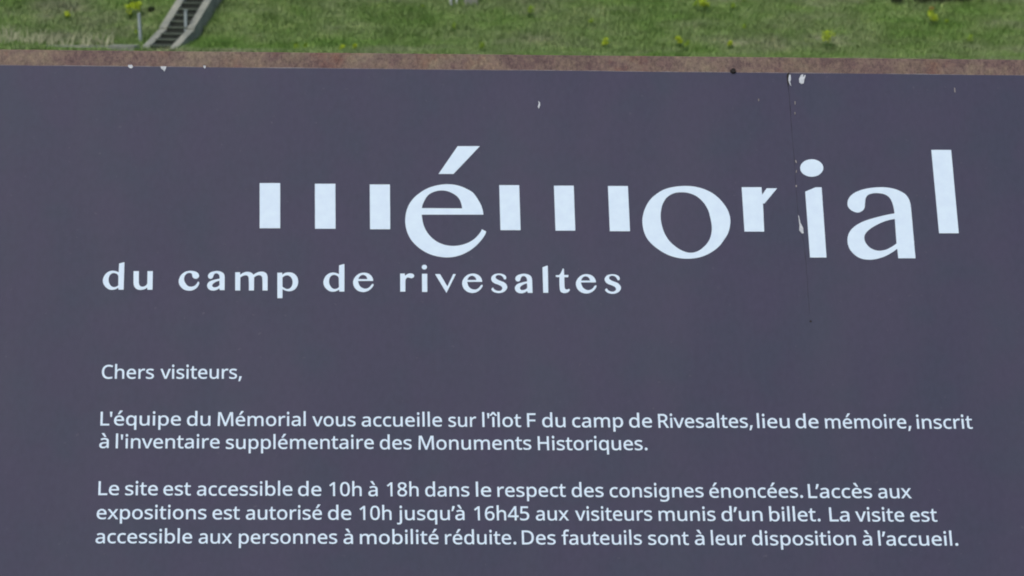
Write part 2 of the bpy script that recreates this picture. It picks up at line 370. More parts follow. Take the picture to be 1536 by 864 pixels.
# the spaced subtitle: traced letters, reused with their own slant
SUB = {
 'd': (146, 385, 480, [[(312,98,c),(385,78,c),(393,84,c),(381,479,c),(305,479,c),(300,452,c),(262,472),(215,481),(160,471),(110,430),(82,380),(80,325),(105,265),(150,222),(205,202),(258,205),(306,222,c)],
                        [(302,285,c),(285,255),(250,240),(215,243),(185,265),(168,305),(165,345),(178,390),(205,425),(240,438),(275,430),(300,412,c)]]),
 'u': (146, 385, 480, [[(520,207,c),(601,207,c),(601,360),(606,402),(630,428),(665,430),(700,412),(718,385,c),(721,207,c),(802,207,c),(797,480,c),(721,480,c),(716,450,c),(680,472),(630,482),(580,476),(541,447),(522,402),(519,350,c)]]),
 'c': (146, 385, 480, [[(1468,275),(1458,245),(1425,218),(1385,206),(1330,203),(1265,218),(1207,262),(1176,320),(1172,378),(1195,430),(1245,475),(1310,492),(1375,486),(1430,455),(1462,410),(1470,375),(1452,358),(1432,385),(1400,418),(1350,432),(1305,420),(1270,380),(1252,330),(1258,285),(1285,250),(1325,237),(1358,248),(1366,285),(1385,312),(1422,322),(1455,307)]]),
 'a': (300, 385, 484, [[(357,485,c),(285,485,c),(278,460,c),(240,482),(190,492),(137,479),(104,440),(105,395),(140,355),(200,334),(280,316,c),(280,285),(266,256),(240,243),(212,250),(196,275),(186,305),(165,320),(140,320),(117,300),(115,265),(145,230),(195,212),(250,205),(310,218),(348,250),(358,300,c)],
                        [(278,348,c),(225,368),(190,393),(178,418),(192,438),(225,440),(258,428),(280,408,c)]]),
 'm': (300, 385, 490, [[(505,223,c),(580,223,c),(580,258,c),(620,232),(670,217),(730,225),(772,258,c),(820,228),(870,215),(920,219),(960,245),(976,295,c),(976,490,c),(898,490,c),(896,315),(886,285),(856,270),(815,278),(782,300,c),(779,490,c),(702,490,c),(700,315),(690,285),(665,270),(625,278),(583,302,c),(582,490,c),(505,490,c)]]),
 'p': (300, 385, 490, [[(1112,230,c),(1185,230,c),(1188,256,c),(1230,232),(1290,225),(1350,240),(1400,290),(1416,350),(1405,420),(1365,475),(1300,500),(1240,495),(1190,472,c),(1190,600,c),(1112,600,c)],
                        [(1190,302,c),(1225,278),(1265,272),(1305,295),(1330,345),(1328,400),(1305,445),(1265,465),(1225,455),(1191,432,c)]]),
 'e': (476, 385, 505, [[(806,353,c),(800,312),(775,270),(730,240),(670,229),(600,245),(545,290),(516,345),(515,400),(540,455),(590,497),(660,513),(725,499),(780,460),(812,410),(806,392),(786,396),(750,438),(700,460),(650,450),(610,415),(590,353,c)],
                        [(595,322,c),(610,290),(640,268),(675,268),(705,290),(717,322,c)]]),
 'r': (476, 385, 508, [[(1190,243,c),(1260,241,c),(1265,272,c),(1305,246),(1352,240),(1390,258),(1394,290),(1362,313),(1325,307),(1298,303),(1275,330),(1270,375,c),(1270,507,c),(1192,507,c)]]),
 'i': (590, 385, 512, [[(410,245,c),(490,245,c),(492,511,c),(412,511,c)], [(447+40*math.cos(t*math.pi/6), 152+37*math.sin(t*math.pi/6)) for t in range(12)]]),
 'v': (590, 385, 515, [[(597,250,c),(674,249,c),(778,425,c),(860,249,c),(904,251,c),(765,527,c)]]),
 's': (720, 385, 515, [[(372,332,c),(345,330,c),(320,287),(280,268),(242,274),(226,298),(245,323),(290,345),(350,370),(388,410),(393,455),(360,500),(300,525),(240,525),(185,503),(160,467,c),(186,441,c),(215,475),(260,492),(300,486),(320,460),(305,430),(260,405),(205,385),(167,350),(160,305),(190,262),(245,243),(300,243),(355,262),(380,298)]]),
 'l': (720, 385, 522, [[(898,152,c),(968,127,c),(978,132,c),(986,523,c),(908,523,c)]]),
 't': (720, 385, 522, [[(1135,265,c),(1155,245),(1190,172,c),(1208,172,c),(1214,262,c),(1276,262,c),(1272,299,c),(1217,299,c),(1221,440),(1233,468),(1260,470),(1283,460,c),(1297,480,c),(1270,514),(1215,528),(1165,511),(1147,470),(1141,299,c),(1090,294,c),(1088,266,c)]]),
}
def sub_letter(ch, dx=0.0, dy=0.0):
    ox, oy, base, cs = SUB[ch]
    yb = oy + base / 9.6
    x_src = ox + cs[0][0][0] / 9.6
    ds = slant(x_src + dx) - slant(x_src)
    out = [smooth([((p[0] + dx + (p[1] - yb) * ds), p[1] + dy) + tuple(p[2:]) for p in tr(cc, ox, oy)], 3) for cc in cs]
    fit = []                                   # take the scan's soft halo off the traced strokes
    for n_, cc in enumerate(out):
        outer = n_ == 0 or ch == 'i'
        if (area2(cc) > 0) != outer: cc = cc[::-1]
        fit.append(offset(cc, -0.24, 0.02))
    out = fit
    poly_mesh('letter', [[out[0]], [out[1]]] if ch == 'i' else [out], ML)
for ch, dx, dy in (('d',0,0),('u',0,0),('c',0,0),('a',0,0),('m',0,0),('p',0,0),('d',331.2,2.8),('e',0,0),('r',0,0),('i',0,0),('v',0,0),
                   ('e',163.8,1.35),('s',0,0),('a',461.9,4.1),('l',0,0),('t',0,0),('e',334.7,2.2),('s',170.6,1.1)):
    sub_letter(ch, dx, dy)

# body text
GLYPHS = {
"'": (122, [[46,247,35,387,87,387,76,247]]),
',': (135, [[100,63,104,57,95,27,84,-6,57,-70,22,-70,38,-2,49,63]]),
'.': (145, [[39,29,41,46,49,57,59,64,72,66,85,64,96,57,104,46,106,29,104,12,96,1,85,-5,72,-8,59,-5,49,1,41,12]]),
'0': (310, [[283,194,282,149,276,110,267,76,254,47,236,25,214,8,187,-2,154,-5,115,1,83,18,58,47,40,87,30,136,27,194,30,252,39,301,56,340,80,369,113,387,154,393,194,387,226,369,251,340,269,301,280,252],[74,194,76,145,82,106,92,75,108,53,128,40,154,35,181,40,201,53,216,74,227,105,233,145,235,194,233,242,227,282,216,313,201,335,181,348,154,352,128,348,108,335,92,313,82,282,76,242]]),
'1': (310, [[192,0,146,0,146,270,146,297,147,317,148,337,132,322,114,307,73,274,48,306,153,387,192,387]]),
'4': (310, [[299,88,243,88,243,0,197,0,197,88,11,88,11,128,193,389,243,389,243,131,299,131],[197,252,197,278,198,300,199,320,199,338,197,338,186,316,174,296,58,131,197,131]]),
'5': (310, [[149,237,186,234,218,224,244,207,263,185,275,157,279,124,275,86,262,54,241,29,212,10,177,-2,134,-5,105,-4,78,0,54,7,34,16,34,61,56,50,82,42,109,37,135,35,162,37,185,44,204,56,218,72,227,93,230,119,224,152,207,177,177,192,133,197,99,194,67,189,43,204,58,387,252,387,252,343,99,343,89,231,114,235]]),
'6': (310, [[30,165,31,199,34,231,41,263,50,293,64,320,82,344,104,364,132,379,166,389,207,392,232,391,255,387,255,347,233,352,208,353,174,350,146,341,123,326,106,307,94,283,86,257,80,228,77,197,81,197,90,209,101,220,115,229,131,236,150,241,172,242,204,239,231,228,253,211,270,188,281,159,284,125,281,87,269,55,251,29,227,10,197,-1,161,-5,135,-3,110,5,88,18,68,36,52,60,40,90,32,125],[161,35,192,40,216,57,232,85,237,125,233,158,219,183,195,199,163,205,139,202,118,194,101,182,89,167,81,151,78,134,79,116,83,99,90,82,99,67,111,53,125,43,142,37]]),
'8': (310, [[154,392,201,386,238,368,256,350,267,327,270,300,268,278,260,259,249,243,233,228,216,216,197,205,219,193,240,179,258,164,271,146,280,125,283,100,279,70,267,44,248,23,223,8,192,-2,156,-5,117,-2,85,7,60,22,41,43,30,68,27,99,29,123,38,145,51,163,67,178,86,191,107,202,89,214,72,227,59,242,48,258,41,278,39,300,43,328,54,350,72,368,95,381,123,389],[73,98,78,72,93,51,119,37,155,33,190,37,215,51,231,73,236,100,234,117,226,133,214,147,198,159,178,170,155,179,146,183,124,172,106,160,92,148,82,133,75,117],[154,354,127,350,105,339,90,322,86,298,88,280,95,264,106,252,121,241,157,223,174,232,190,241,204,252,214,265,221,280,223,298,218,322,204,339,182,350]]),
'C': (342, [[218,349,189,347,163,339,139,326,120,308,105,285,94,259,87,228,85,193,88,149,99,111,118,79,144,56,177,42,218,37,243,38,266,42,310,53,310,10,288,3,266,-2,240,-4,211,-5,157,1,112,19,78,48,53,88,38,137,33,194,36,236,45,274,60,308,81,337,107,360,139,378,176,389,219,392,248,391,276,386,302,379,326,369,306,328,266,343,243,348]]),
'D': (395, [[362,197,356,137,338,88,320,61,297,39,269,22,220,6,160,0,53,0,53,387,172,387,226,381,273,365,311,338,339,301,357,254],[311,196,307,242,294,280,273,309,244,329,208,341,165,345,101,345,101,42,154,42,202,46,241,59,272,80,293,110,307,149]]),
'F': (281, [[101,0,53,0,53,387,269,387,269,344,101,344,101,207,258,207,258,164,101,164]]),
'H': (401, [[348,0,300,0,300,180,101,180,101,0,53,0,53,387,101,387,101,223,300,223,300,387,348,387]]),
'L': (284, [[53,0,53,387,101,387,101,43,270,43,270,0]]),
'M': (491, [[223,0,96,339,94,339,96,311,97,275,98,235,98,0,53,0,53,387,125,387,244,70,246,70,367,387,439,387,439,0,391,0,391,238,391,275,393,311,394,339,392,339,263,0]]),
'R': (337, [[159,387,203,384,239,375,266,359,285,338,296,311,300,277,297,249,289,225,276,207,260,193,242,182,223,173,329,0,272,0,178,160,101,160,101,0,53,0,53,387],[157,345,101,345,101,201,159,201,200,206,228,220,244,243,250,275,247,298,240,315,227,328,209,337,186,343]]),
'a': (304, [[156,295,188,293,215,285,235,272,249,253,257,229,260,198,260,0,225,0,216,41,214,41,201,27,188,15,174,6,158,-1,139,-4,116,-5,92,-3,70,4,51,16,37,32,28,54,25,81,29,107,40,130,59,148,102,166,164,173,213,175,213,192,210,223,198,243,179,253,153,257,131,255,110,250,72,235,57,270,78,280,102,288,128,293],[170,140,124,135,95,123,79,105,74,80,78,59,89,44,106,36,127,33,161,38,189,53,202,69,210,90,213,116,213,142]]),
'b': (333, [[94,311,93,277,91,252,94,252,108,269,128,283,153,292,184,295,217,291,246,279,271,258,289,228,300,191,303,145,300,99,288,62,271,32,246,11,217,-1,184,-5,153,-2,128,7,108,21,94,37,90,37,80,0,46,0,46,412,94,412],[176,256,148,253,127,244,111,229,101,208,96,181,94,147,94,145,98,97,111,63,126,47,148,37,177,34,200,37,220,47,235,63,249,98,254,146,249,194,235,228,220,243,200,253]]),
'c': (260, [[163,-5,126,-1,94,10,67,30,47,59,34,97,30,144,34,192,48,231,69,260,96,280,129,292,166,296,188,295,209,291,227,286,242,280,228,241,197,250,180,253,165,254,138,251,116,242,100,226,88,205,81,177,79,144,81,112,88,85,100,64,116,48,137,39,162,36,184,37,204,41,221,46,237,53,237,10,222,4,205,-1,186,-4]]),
'd': (333, [[149,-5,115,-1,86,11,62,32,44,61,33,99,30,145,33,190,44,228,63,258,87,279,116,292,150,296,171,294,189,290,205,283,218,275,230,264,239,253,243,253,241,274,239,296,239,412,287,412,287,0,249,0,242,39,239,39,230,27,218,17,205,8,189,1,170,-4],[157,34,184,37,206,45,221,59,235,91,240,135,240,144,236,192,222,227,207,243,185,253,156,256,133,253,113,243,98,226,84,190,79,144,84,97,98,63,113,47,133,37]]),
'e': (306, [[158,296,193,292,222,280,246,260,264,234,274,202,278,165,278,136,79,136,86,93,104,61,122,47,145,38,172,35,198,36,221,40,242,47,265,55,265,14,243,5,221,-1,197,-4,170,-5,131,-1,97,11,69,32,47,61,34,99,30,143,34,187,46,225,65,255,91,277,122,291],[158,257,127,251,104,235,88,209,80,174,228,174,226,197,220,217,211,234,197,246,180,254]]),
'f': (186, [[180,254,107,254,107,0,59,0,59,254,8,254,8,276,59,292,59,309,62,343,70,370,84,390,114,408,153,414,170,414,185,411,210,405,197,367,177,373,154,375,133,371,118,359,110,339,107,309,107,290,180,290]]),
'g': (333, [[149,296,176,293,201,285,222,271,240,252,243,252,249,290,287,290,287,-5,284,-43,273,-74,255,-98,230,-116,198,-126,157,-130,127,-129,99,-125,75,-120,53,-112,53,-68,75,-77,101,-85,129,-89,160,-90,193,-85,219,-69,235,-43,240,-9,240,3,241,21,242,38,239,38,222,19,202,5,177,-3,150,-5,115,-1,85,12,61,34,44,64,33,101,30,145,33,188,44,224,61,255,85,278,114,291],[155,256,133,252,114,243,99,227,88,205,81,177,79,144,84,97,99,62,114,46,133,37,157,34,177,35,194,39,209,47,220,57,229,71,236,88,239,109,241,133,241,145,238,180,232,209,220,230,204,244,182,253]]),
'h': (335, [[94,291,93,270,91,250,94,250,105,264,118,275,132,284,149,290,167,294,185,295,217,292,243,284,264,270,279,250,288,223,291,189,291,0,244,0,244,186,240,217,228,238,208,251,179,256,150,253,128,243,112,228,102,208,96,182,94,150,94,0,46,0,46,412,94,412]]),
'i': (140, [[94,290,94,0,46,0,46,290],[70,399,81,397,90,392,96,383,98,369,96,356,90,346,81,340,70,339,59,340,50,346,44,356,42,369,44,383,50,392,59,397]]),
'j': (140, [[12,-130,-12,-128,-30,-124,-30,-85,-13,-89,6,-90,22,-88,35,-81,43,-67,46,-45,46,290,94,290,94,-43,92,-69,85,-90,74,-107,59,-120,38,-127],[42,369,44,383,50,392,59,397,70,399,81,397,90,392,96,383,98,369,96,356,90,346,81,340,70,339,59,340,50,346,44,356]]),
'l': (140, [[94,0,46,0,46,412,94,412]]),
'm': (507, [[365,296,395,293,419,285,438,271,452,250,460,223,463,189,463,0,415,0,415,187,412,217,401,238,383,251,356,256,331,253,311,245,296,231,282,201,278,160,278,0,231,0,231,187,229,208,224,225,216,239,205,248,190,254,171,256,145,253,125,243,111,229,101,208,96,182,94,151,94,0,46,0,46,290,85,290,92,251,94,251,104,265,117,276,131,285,146,291,163,295,180,296,211,293,236,284,255,269,269,247,271,247,289,269,311,284,337,293]]),
'n': (335, [[186,296,218,293,244,285,264,271,279,250,288,223,291,189,291,0,244,0,244,186,240,217,228,238,208,251,179,256,150,253,128,244,112,229,98,196,94,151,94,0,46,0,46,290,85,290,92,251,94,251,105,265,118,276,133,285,150,291,168,295]]),
'o': (328, [[298,146,296,112,289,82,277,56,262,34,242,17,219,5,193,-3,163,-5,135,-3,110,5,87,17,68,34,52,56,40,82,32,112,30,146,34,190,46,227,66,257,93,278,126,291,165,296,202,291,234,278,261,257,281,227,294,190],[79,146,81,114,88,86,99,64,116,48,137,38,164,34,191,38,212,48,229,64,240,86,247,114,249,146,247,178,240,205,228,226,212,242,191,252,164,256,137,252,115,243,99,226,84,192]]),
'p': (333, [[184,296,218,292,246,279,271,258,289,229,300,192,303,146,300,100,288,63,271,33,247,12,218,-1,184,-5,163,-4,144,1,128,7,115,16,103,26,94,37,90,37,93,14,94,-11,94,-130,46,-130,46,290,85,290,92,251,94,251,103,263,115,274,128,283,144,290,162,294],[176,256,149,253,128,245,113,231,102,211,96,186,94,155,94,146,96,113,101,85,112,63,127,47,148,37,177,34,201,38,220,49,235,66,246,89,252,116,254,146,249,191,235,226,220,242,200,252]]),
'q': (333, [[239,-6,240,17,242,39,239,39,224,22,204,8,179,-2,148,-5,115,-1,87,11,63,32,44,61,33,99,30,145,34,190,45,228,63,258,87,279,116,292,150,296,181,293,205,283,225,268,240,251,242,251,249,290,287,290,287,-130,239,-130],[157,34,184,37,205,45,221,59,231,78,238,104,240,134,240,144,235,193,222,228,206,244,184,253,156,256,132,253,113,243,98,226,84,190,79,144,84,98,98,63,113,47,133,37]]),
'r': (224, [[181,296,199,295,216,293,210,249,194,251,178,252,162,251,146,245,132,237,119,226,109,212,100,195,95,176,94,155,94,0,46,0,46,290,85,290,90,237,93,237,103,253,115,267,129,279,145,288,162,294]]),
's': (259, [[235,80,232,54,221,33,204,16,181,4,152,-3,119,-5,91,-4,67,-1,46,5,28,13,28,56,47,48,70,40,95,35,120,33,152,36,173,45,185,58,189,76,188,86,183,95,175,104,162,113,143,122,118,132,91,143,69,154,52,166,38,180,30,197,28,219,31,242,41,261,58,276,92,291,137,296,162,294,186,291,208,284,229,276,213,238,174,251,154,255,133,257,107,254,89,247,77,236,73,222,75,211,80,201,90,193,104,185,148,166,173,156,195,145,212,133,225,119,233,102]]),
't': (196, [[143,34,165,35,184,40,184,3,174,0,162,-3,135,-5,113,-3,93,2,76,13,62,30,53,53,50,85,50,254,9,254,9,276,50,295,69,357,98,357,98,290,181,290,181,254,98,254,98,86,101,62,110,46,125,37]]),
'u': (335, [[289,290,289,0,250,0,243,38,241,38,230,25,217,14,201,5,185,-1,167,-4,148,-5,117,-3,90,6,70,20,55,40,46,67,43,100,43,290,91,290,91,103,95,73,107,51,127,38,155,34,185,37,207,46,223,61,233,82,239,108,241,139,241,290]]),
'v': (275, [[110,0,0,290,51,290,113,119,122,93,131,65,136,42,138,42,144,65,154,93,163,119,224,290,275,290,165,0]]),
'x': (287, [[115,148,15,290,69,290,144,181,218,290,271,290,171,148,277,0,223,0,144,116,63,0,10,0]]),
'à': (304, [[156,295,188,293,215,285,235,272,249,253,257,229,260,198,260,0,225,0,216,41,214,41,201,27,188,15,174,6,158,-1,139,-4,116,-5,92,-3,70,4,51,16,37,32,28,54,25,81,29,107,40,130,59,148,102,166,164,173,213,175,213,192,210,223,198,243,179,253,153,257,131,255,110,250,72,235,57,270,78,280,102,288,128,293],[170,140,124,135,95,123,79,105,74,80,78,59,89,44,106,36,127,33,161,38,189,53,202,69,210,90,213,116,213,142],[139,415,154,388,173,359,191,335,191,328,159,328,138,346,116,369,96,391,82,410,82,415]]),
'è': (306, [[158,296,193,292,222,280,246,260,264,234,274,202,278,165,278,136,79,136,86,93,104,61,122,47,145,38,172,35,198,36,221,40,242,47,265,55,265,14,243,5,221,-1,197,-4,170,-5,131,-1,97,11,69,32,47,61,34,99,30,143,34,187,46,225,65,255,91,277,122,291],[158,257,127,251,104,235,88,209,80,174,228,174,226,197,220,217,211,234,197,246,180,254],[141,415,156,388,175,359,193,335,193,328,161,328,140,346,118,369,98,391,84,410,84,415]]),
'é': (306, [[158,296,193,292,222,280,246,260,264,234,274,202,278,165,278,136,79,136,86,93,104,61,122,47,145,38,172,35,198,36,221,40,242,47,265,55,265,14,243,5,221,-1,197,-4,170,-5,131,-1,97,11,69,32,47,61,34,99,30,143,34,187,46,225,65,255,91,277,122,291],[158,257,127,251,104,235,88,209,80,174,228,174,226,197,220,217,211,234,197,246,180,254],[235,410,220,391,200,369,178,346,157,328,126,328,126,335,143,359,162,388,177,415,235,415]]),
'î': (140, [[94,0,46,0,46,290,94,290],[94,415,112,388,138,359,161,334,161,328,128,328,99,350,69,377,40,350,11,328,-22,328,-22,334,1,359,26,388,45,415]]),
'’': (95, [[85,387,88,381,76,340,59,296,42,254,7,254,14,287,22,322,28,356,34,387]]),
}
CAP = 387.0; XH = 290.0
BOLD = 4.2                       # heavier strokes, in font units
LOWER = set("abcdefghijklmnopqrstuvwxyzéèàî")
def glyph(ch):
    adv, cs = GLYPHS[ch]
    groups = []
    polys = [[(g[i], g[i+1]) for i in range(0, len(g), 2)] for g in cs]
    for i, p in enumerate(polys):
        depth = sum(1 for j, q in enumerate(polys) if j != i and inside(p[0], q))
        groups.append((i, p, depth))
    res = []
    for i, p, d in groups:
        if d % 2: continue
        if area2(p) < 0: p = p[::-1]
        holes = []
        for j, q, e in groups:
            if e % 2 and inside(q[0], p):
                if area2(q) > 0: q = q[::-1]
                holes.append(offset(q, BOLD))
        res.append([offset(p, BOLD)] + holes)
    def fix(x, y):
        if ch in LOWER:
            y = y * 0.95 if y < XH else XH * 0.95 + (y - XH) * 1.15
        if ch == 'M':
            w = adv / 2.0; x = w + (x - w) * (1 + 0.07 * (1 - y / CAP))
        return x, y
    return adv, [[[fix(x, y) for x, y in cc] for cc in g] for g in res]
KERN = {("L", "'"): -28, ("L", "’"): -40, ("'", "é"): -10, ("’", "a"): -16, ("’", "à"): -16}
def word(text, x0, x1, base, cap, w_scale=1.0):
    gl = []; pen = 0.0; prev = None
    for ch in text:
        pen += KERN.get((prev, ch), 0); adv, g = glyph(ch)
        gl.append((pen, g)); pen += adv; prev = ch
    lo = min(x + p for p, g in gl for gg in g for x, y in gg[0]); hi = max(x + p for p, g in gl for gg in g for x, y in gg[0])
    sx = (x1 - x0) / (hi - lo); sy = cap / CAP
    out = []
    for p, g in gl:
        for gg in g:
            out.append([[(x0 + (x + p - lo) * sx + (7.5 - y * sy) * slant(x0 + (x + p - lo) * sx), base((x0 + x1) / 2) - y * sy) for x, y in cc] for cc in gg])
    return out, sx / sy
LINES = [
 (lambda x: 568.0, 20.2, [("Chers",152.9,231),("visiteurs,",240.7,362.6)]),
 (lambda x: 637.9 + 0.0040*(x-150), 20.3, [("L'équipe",150.8,271.4),("du",280.5,315.7),("Mémorial",326.6,458.6),("vous",468.5,533.4),("accueille",542.5,663),("sur",672.7,714.4),("l'îlot",723.5,781.6),("F",790.7,803.7),("du",813.3,848.1),("camp",858.3,934.6),("de",943.7,978),("Rivesaltes,",987.4,1128.6),("lieu",1135.6,1184.4),("de",1193.3,1227.7),("mémoire,",1237.6,1366.5),("inscrit",1375,1458.4)]),
 (lambda x: 672.0 + 0.0042*(x-150), 20.4, [("à",149,163.3),("l'inventaire",173.8,329.5),("supplémentaire",338.9,560.7),("des",569.8,617.5),("Monuments",627.7,796.9),("Historiques.",806.8,971)]),
 (lambda x: 742.5 + 0.0040*(x-150), 20.5, [("Le",147.7,178.7),("site",187.8,236.8),("est",245.1,286.3),("accessible",295.4,438.6),("de",447.2,482.1),("10h",494,542.5),("à",552.4,566.5),("18h",580.3,627.9),("dans",637.8,704),("le",713.9,736.8),("respect",746.1,848.5),("des",857.6,905.2),("consignes",914.5,1055.2),("énoncées.",1064,1204.1),("L’accès",1212.2,1307.9),("aux",1317,1367)]),
 (lambda x: 778.4 + 0.0032*(x-150), 20.6, [("expositions",145.1,309.7),("est",318.8,359.7),("autorisé",368.8,482.9),("de",492,526.9),("10h",539.4,587.3),("jusqu’à",595.4,696.7),("16h45",711.3,793.8),("aux",803.7,853.2),("visiteurs",862.8,978.1),("munis",988,1073.1),("d’un",1082.2,1143.7),("billet.",1154.1,1230.3),("La",1244.1,1274),("visite",1283.1,1356.1),("est",1365.2,1405.5)]),
 (lambda x: 814.6 + 0.0030*(x-150), 20.6, [("accessible",143.5,288.3),("aux",298,348.2),("personnes",358.4,505.8),("à",515.2,529.5),("mobilité",539.9,657.9),("réduite.",667.5,774.3),("Des",782.9,833.4),("fauteuils",842.5,962.7),("sont",972.3,1033),("à",1042.1,1056.5),("leur",1066.6,1119),("disposition",1128.1,1283.7),("à",1293.6,1307.9),("l’accueil.",1317.5,1436.8)]),
]
for base, cap, ws in LINES:
    allc = []
    for w in ws:
        o, ratio = word(w[0], w[1], w[2], base, cap); allc += o
    poly_mesh('text_line', allc, ML)

# ---- damage on the print
def flake(pts, mat, name='chipped_flake', h=0.0005):
    return poly_mesh(name, [[pts]], mat, PRINT, h)
flake([(192.5,97.6),(198,97.4),(199.8,100.5),(197.5,102.6),(194.5,102.2),(192.2,100)], MWHITE)
flake([(240.8,99.8),(249.5,99.6),(248.6,103.5),(246.5,107.6),(244.6,104.6),(241.8,103.2)], MWHITE)
flake([(304.8,98.6),(308.6,98.9),(308.2,102),(307,103),(305.4,101)], MWHITE)
flake([(807.4,151.6),(810,154),(810.2,158),(808.2,163.5),(806.8,160),(808,156)], MWHITE)
flake([(1137,148.3),(1138.8,148.2),(1138.6,151.5),(1137.4,152)], MLIP)
flake([(1431,131.8),(1432.4,132),(1433.2,138.5),(1431.8,138.8)], MLIP)
flake([(1183.6,112),(1185.8,112.5),(1186.3,119),(1185,123),(1187,129.5),(1184.6,126.5),(1182,121)], MWHITE)
flake([(1201.4,112.5),(1204.6,111.6),(1204.8,116),(1207.5,112),(1208.3,114),(1206.5,119.5),(1205.5,125),(1202,126.2),(1198.8,123.5),(1198.6,118)], MWHITE)
flake([(1191.8,152.2),(1193,152),(1193.2,157),(1192,157.2)], MLIP)
flake([(1191.5,168.5),(1193,168.4),(1193.4,171.8),(1191.8,172)], MLIP)
flake([(1192.4,240.2),(1194.3,240.6),(1195.4,244.6),(1193.6,243.8)], MLIP)
flake([(1194.2,255.2),(1195.2,255.2),(1195.0,259),(1193.6,259)], MLIP)
flake([(1193.6,277.8),(1195.2,277.8),(1195.2,280.6),(1193.6,280.6)], MLIP)
flake([(1197.2,322.5),(1198.6,325),(1200.4,334),(1204.4,341.5),(1205.4,350),(1203,350.5),(1199,345.5),(1199.2,338)], MWHITE)
flake([(1180.9,110.6),(1183.4,108.8),(1184.2,112),(1182.5,118),(1183.5,125),(1182,129),(1180.4,121),(1179.9,115)], MDARK, 'tear')
# long vertical scratch
scr = [(1182,127),(1184.5,150),(1188,200),(1191.5,240),(1193.4,275),(1195.5,300),(1198,330),(1206,365),(1209.5,400),(1212,440),(1215,480)]
L_, R_ = [], []
pts = []
for (xa, ya), (xb, yb) in zip(scr, scr[1:]):
    for t in range(4): pts.append((xa + (xb-xa)*t/4, ya + (yb-ya)*t/4))
for i, (x, y) in enumerate(pts):
    w = max(0.04, 0.24 + 0.42 * noise.noise(Vector((y * 0.09, 0, 0)))) * (1.3 if y < 190 else 0.8) ; j = 0.7 * noise.noise(Vector((0, y * 0.13, 5)))
    L_.append((x - w + j, y)); R_.append((x + w + j, y))
poly_mesh('scratch', [[L_ + R_[::-1]]], MSCR, PRINT, 0.00015)
poly_mesh('dent', [[ell(1216, 482, 1.9, 1.6, 10)]], MDARK, PRINT, 0.00012)
# bolt in the top edge
bx, by = uv(1099.6, 106.6)
mb = bmesh.new()
bmesh.ops.create_cone(mb, cap_ends=True, segments=14, radius1=0.0033, radius2=0.0026, depth=0.003, matrix=Matrix.Translation((bx, by, 0.0008)))
me = bpy.data.meshes.new('bolt'); mb.to_mesh(me); mb.free(); me.materials.append(MDARK)
bo = bpy.data.objects.new('bolt', me); col.objects.link(bo); bo.parent = SIGN

# ------------------------------------------------------------------ terrain
SL = 0.38; SX, SY = -9.34, 56.09
def foot(x): return float(np.interp(x, [-14, -9.5, 0, 14], [56.4, 56.3, 54.9, 54.8]))     # the bank's foot runs slightly askew
def zbase(x, y):
    d = y - foot(x)
    if d <= -0.8: z = 0.0
    elif d < 0.8: z = SL * (d + 0.8) ** 2 / 3.2
    elif d < 8.0: z = SL * d
    elif d < 12.0: t = d - 8.0; z = SL * 8.0 + SL * (t - t * t / 8.0)
    else: z = SL * 10.0
    if 55 < y < 72 and abs(x - SX) < 12: z += bank(x, y)
    if 40 < y < 90: z += 0.05 * noise.noise(Vector((x * 0.35, y * 0.5, 0))) * min(1.0, max(0.0, (y - 50) / 8))
    return z
def bank(x, y):
    """earth heaped against the stairs so that only a strip of the parapet shows"""
    rx, ry = x - SX, y - SY
    s = rx * 0.3007 + ry * 0.9537; t = rx * 0.9537 - ry * 0.3007
    if s < -0.6 or s > 9: return 0.0
    top = max(0.0, (-0.12 + 0.40 * s) if s < 1.2 else 0.40 + 0.68 * (s - 1.2))
    gap = max(0.0, top - SL * max(0.0, y - foot(x)))
    fall = abs(t) - 0.5
    w = 1.0 if fall < 0 else math.exp(-(fall / 1.6) ** 2)
    return gap * w * min(1.0, max(0.0, (9 - s) / 3))
def irange(a, b, s):
    o = []; v = a
    while v < b - 1e-6: o.append(v); v += s
    return o
xs = [-3000, -1200, -500, -200, -100, -60, -40] + irange(-30, -15, 0.6) + irange(-15, -4, 0.2) + irange(-4, 30, 0.6) + [30, 40, 60, 100, 200, 500, 1200, 3000]
ys = [-3000, -1000, -300, -100, -40, -15, 0, 15, 30, 40, 50] + irange(52, 74, 0.2) + [74, 80, 90, 120, 200, 500, 1200, 3500]
vs = [(x, y, zbase(x, y)) for y in ys for x in xs]
nx = len(xs)
fs = [(j*nx+i, j*nx+i+1, (j+1)*nx+i+1, (j+1)*nx+i) for j in range(len(ys)-1) for i in range(nx-1)]
ground = link_mesh('ground', vs, fs, MG); ground['kind'] = 'structure'
for p_ in ground.data.polygons: p_.use_smooth = True

def on_ground(px, py):
    r = ray_cam(px, py); d = (right * r.x + up * r.y + fwd * r.z)
    t = 50.0
    while t < 90:
        q = CAM_POS + d * t
        if q.z <= zbase(q.x, q.y): break
        t += 0.02
    return Vector((q.x, q.y, zbase(q.x, q.y)))

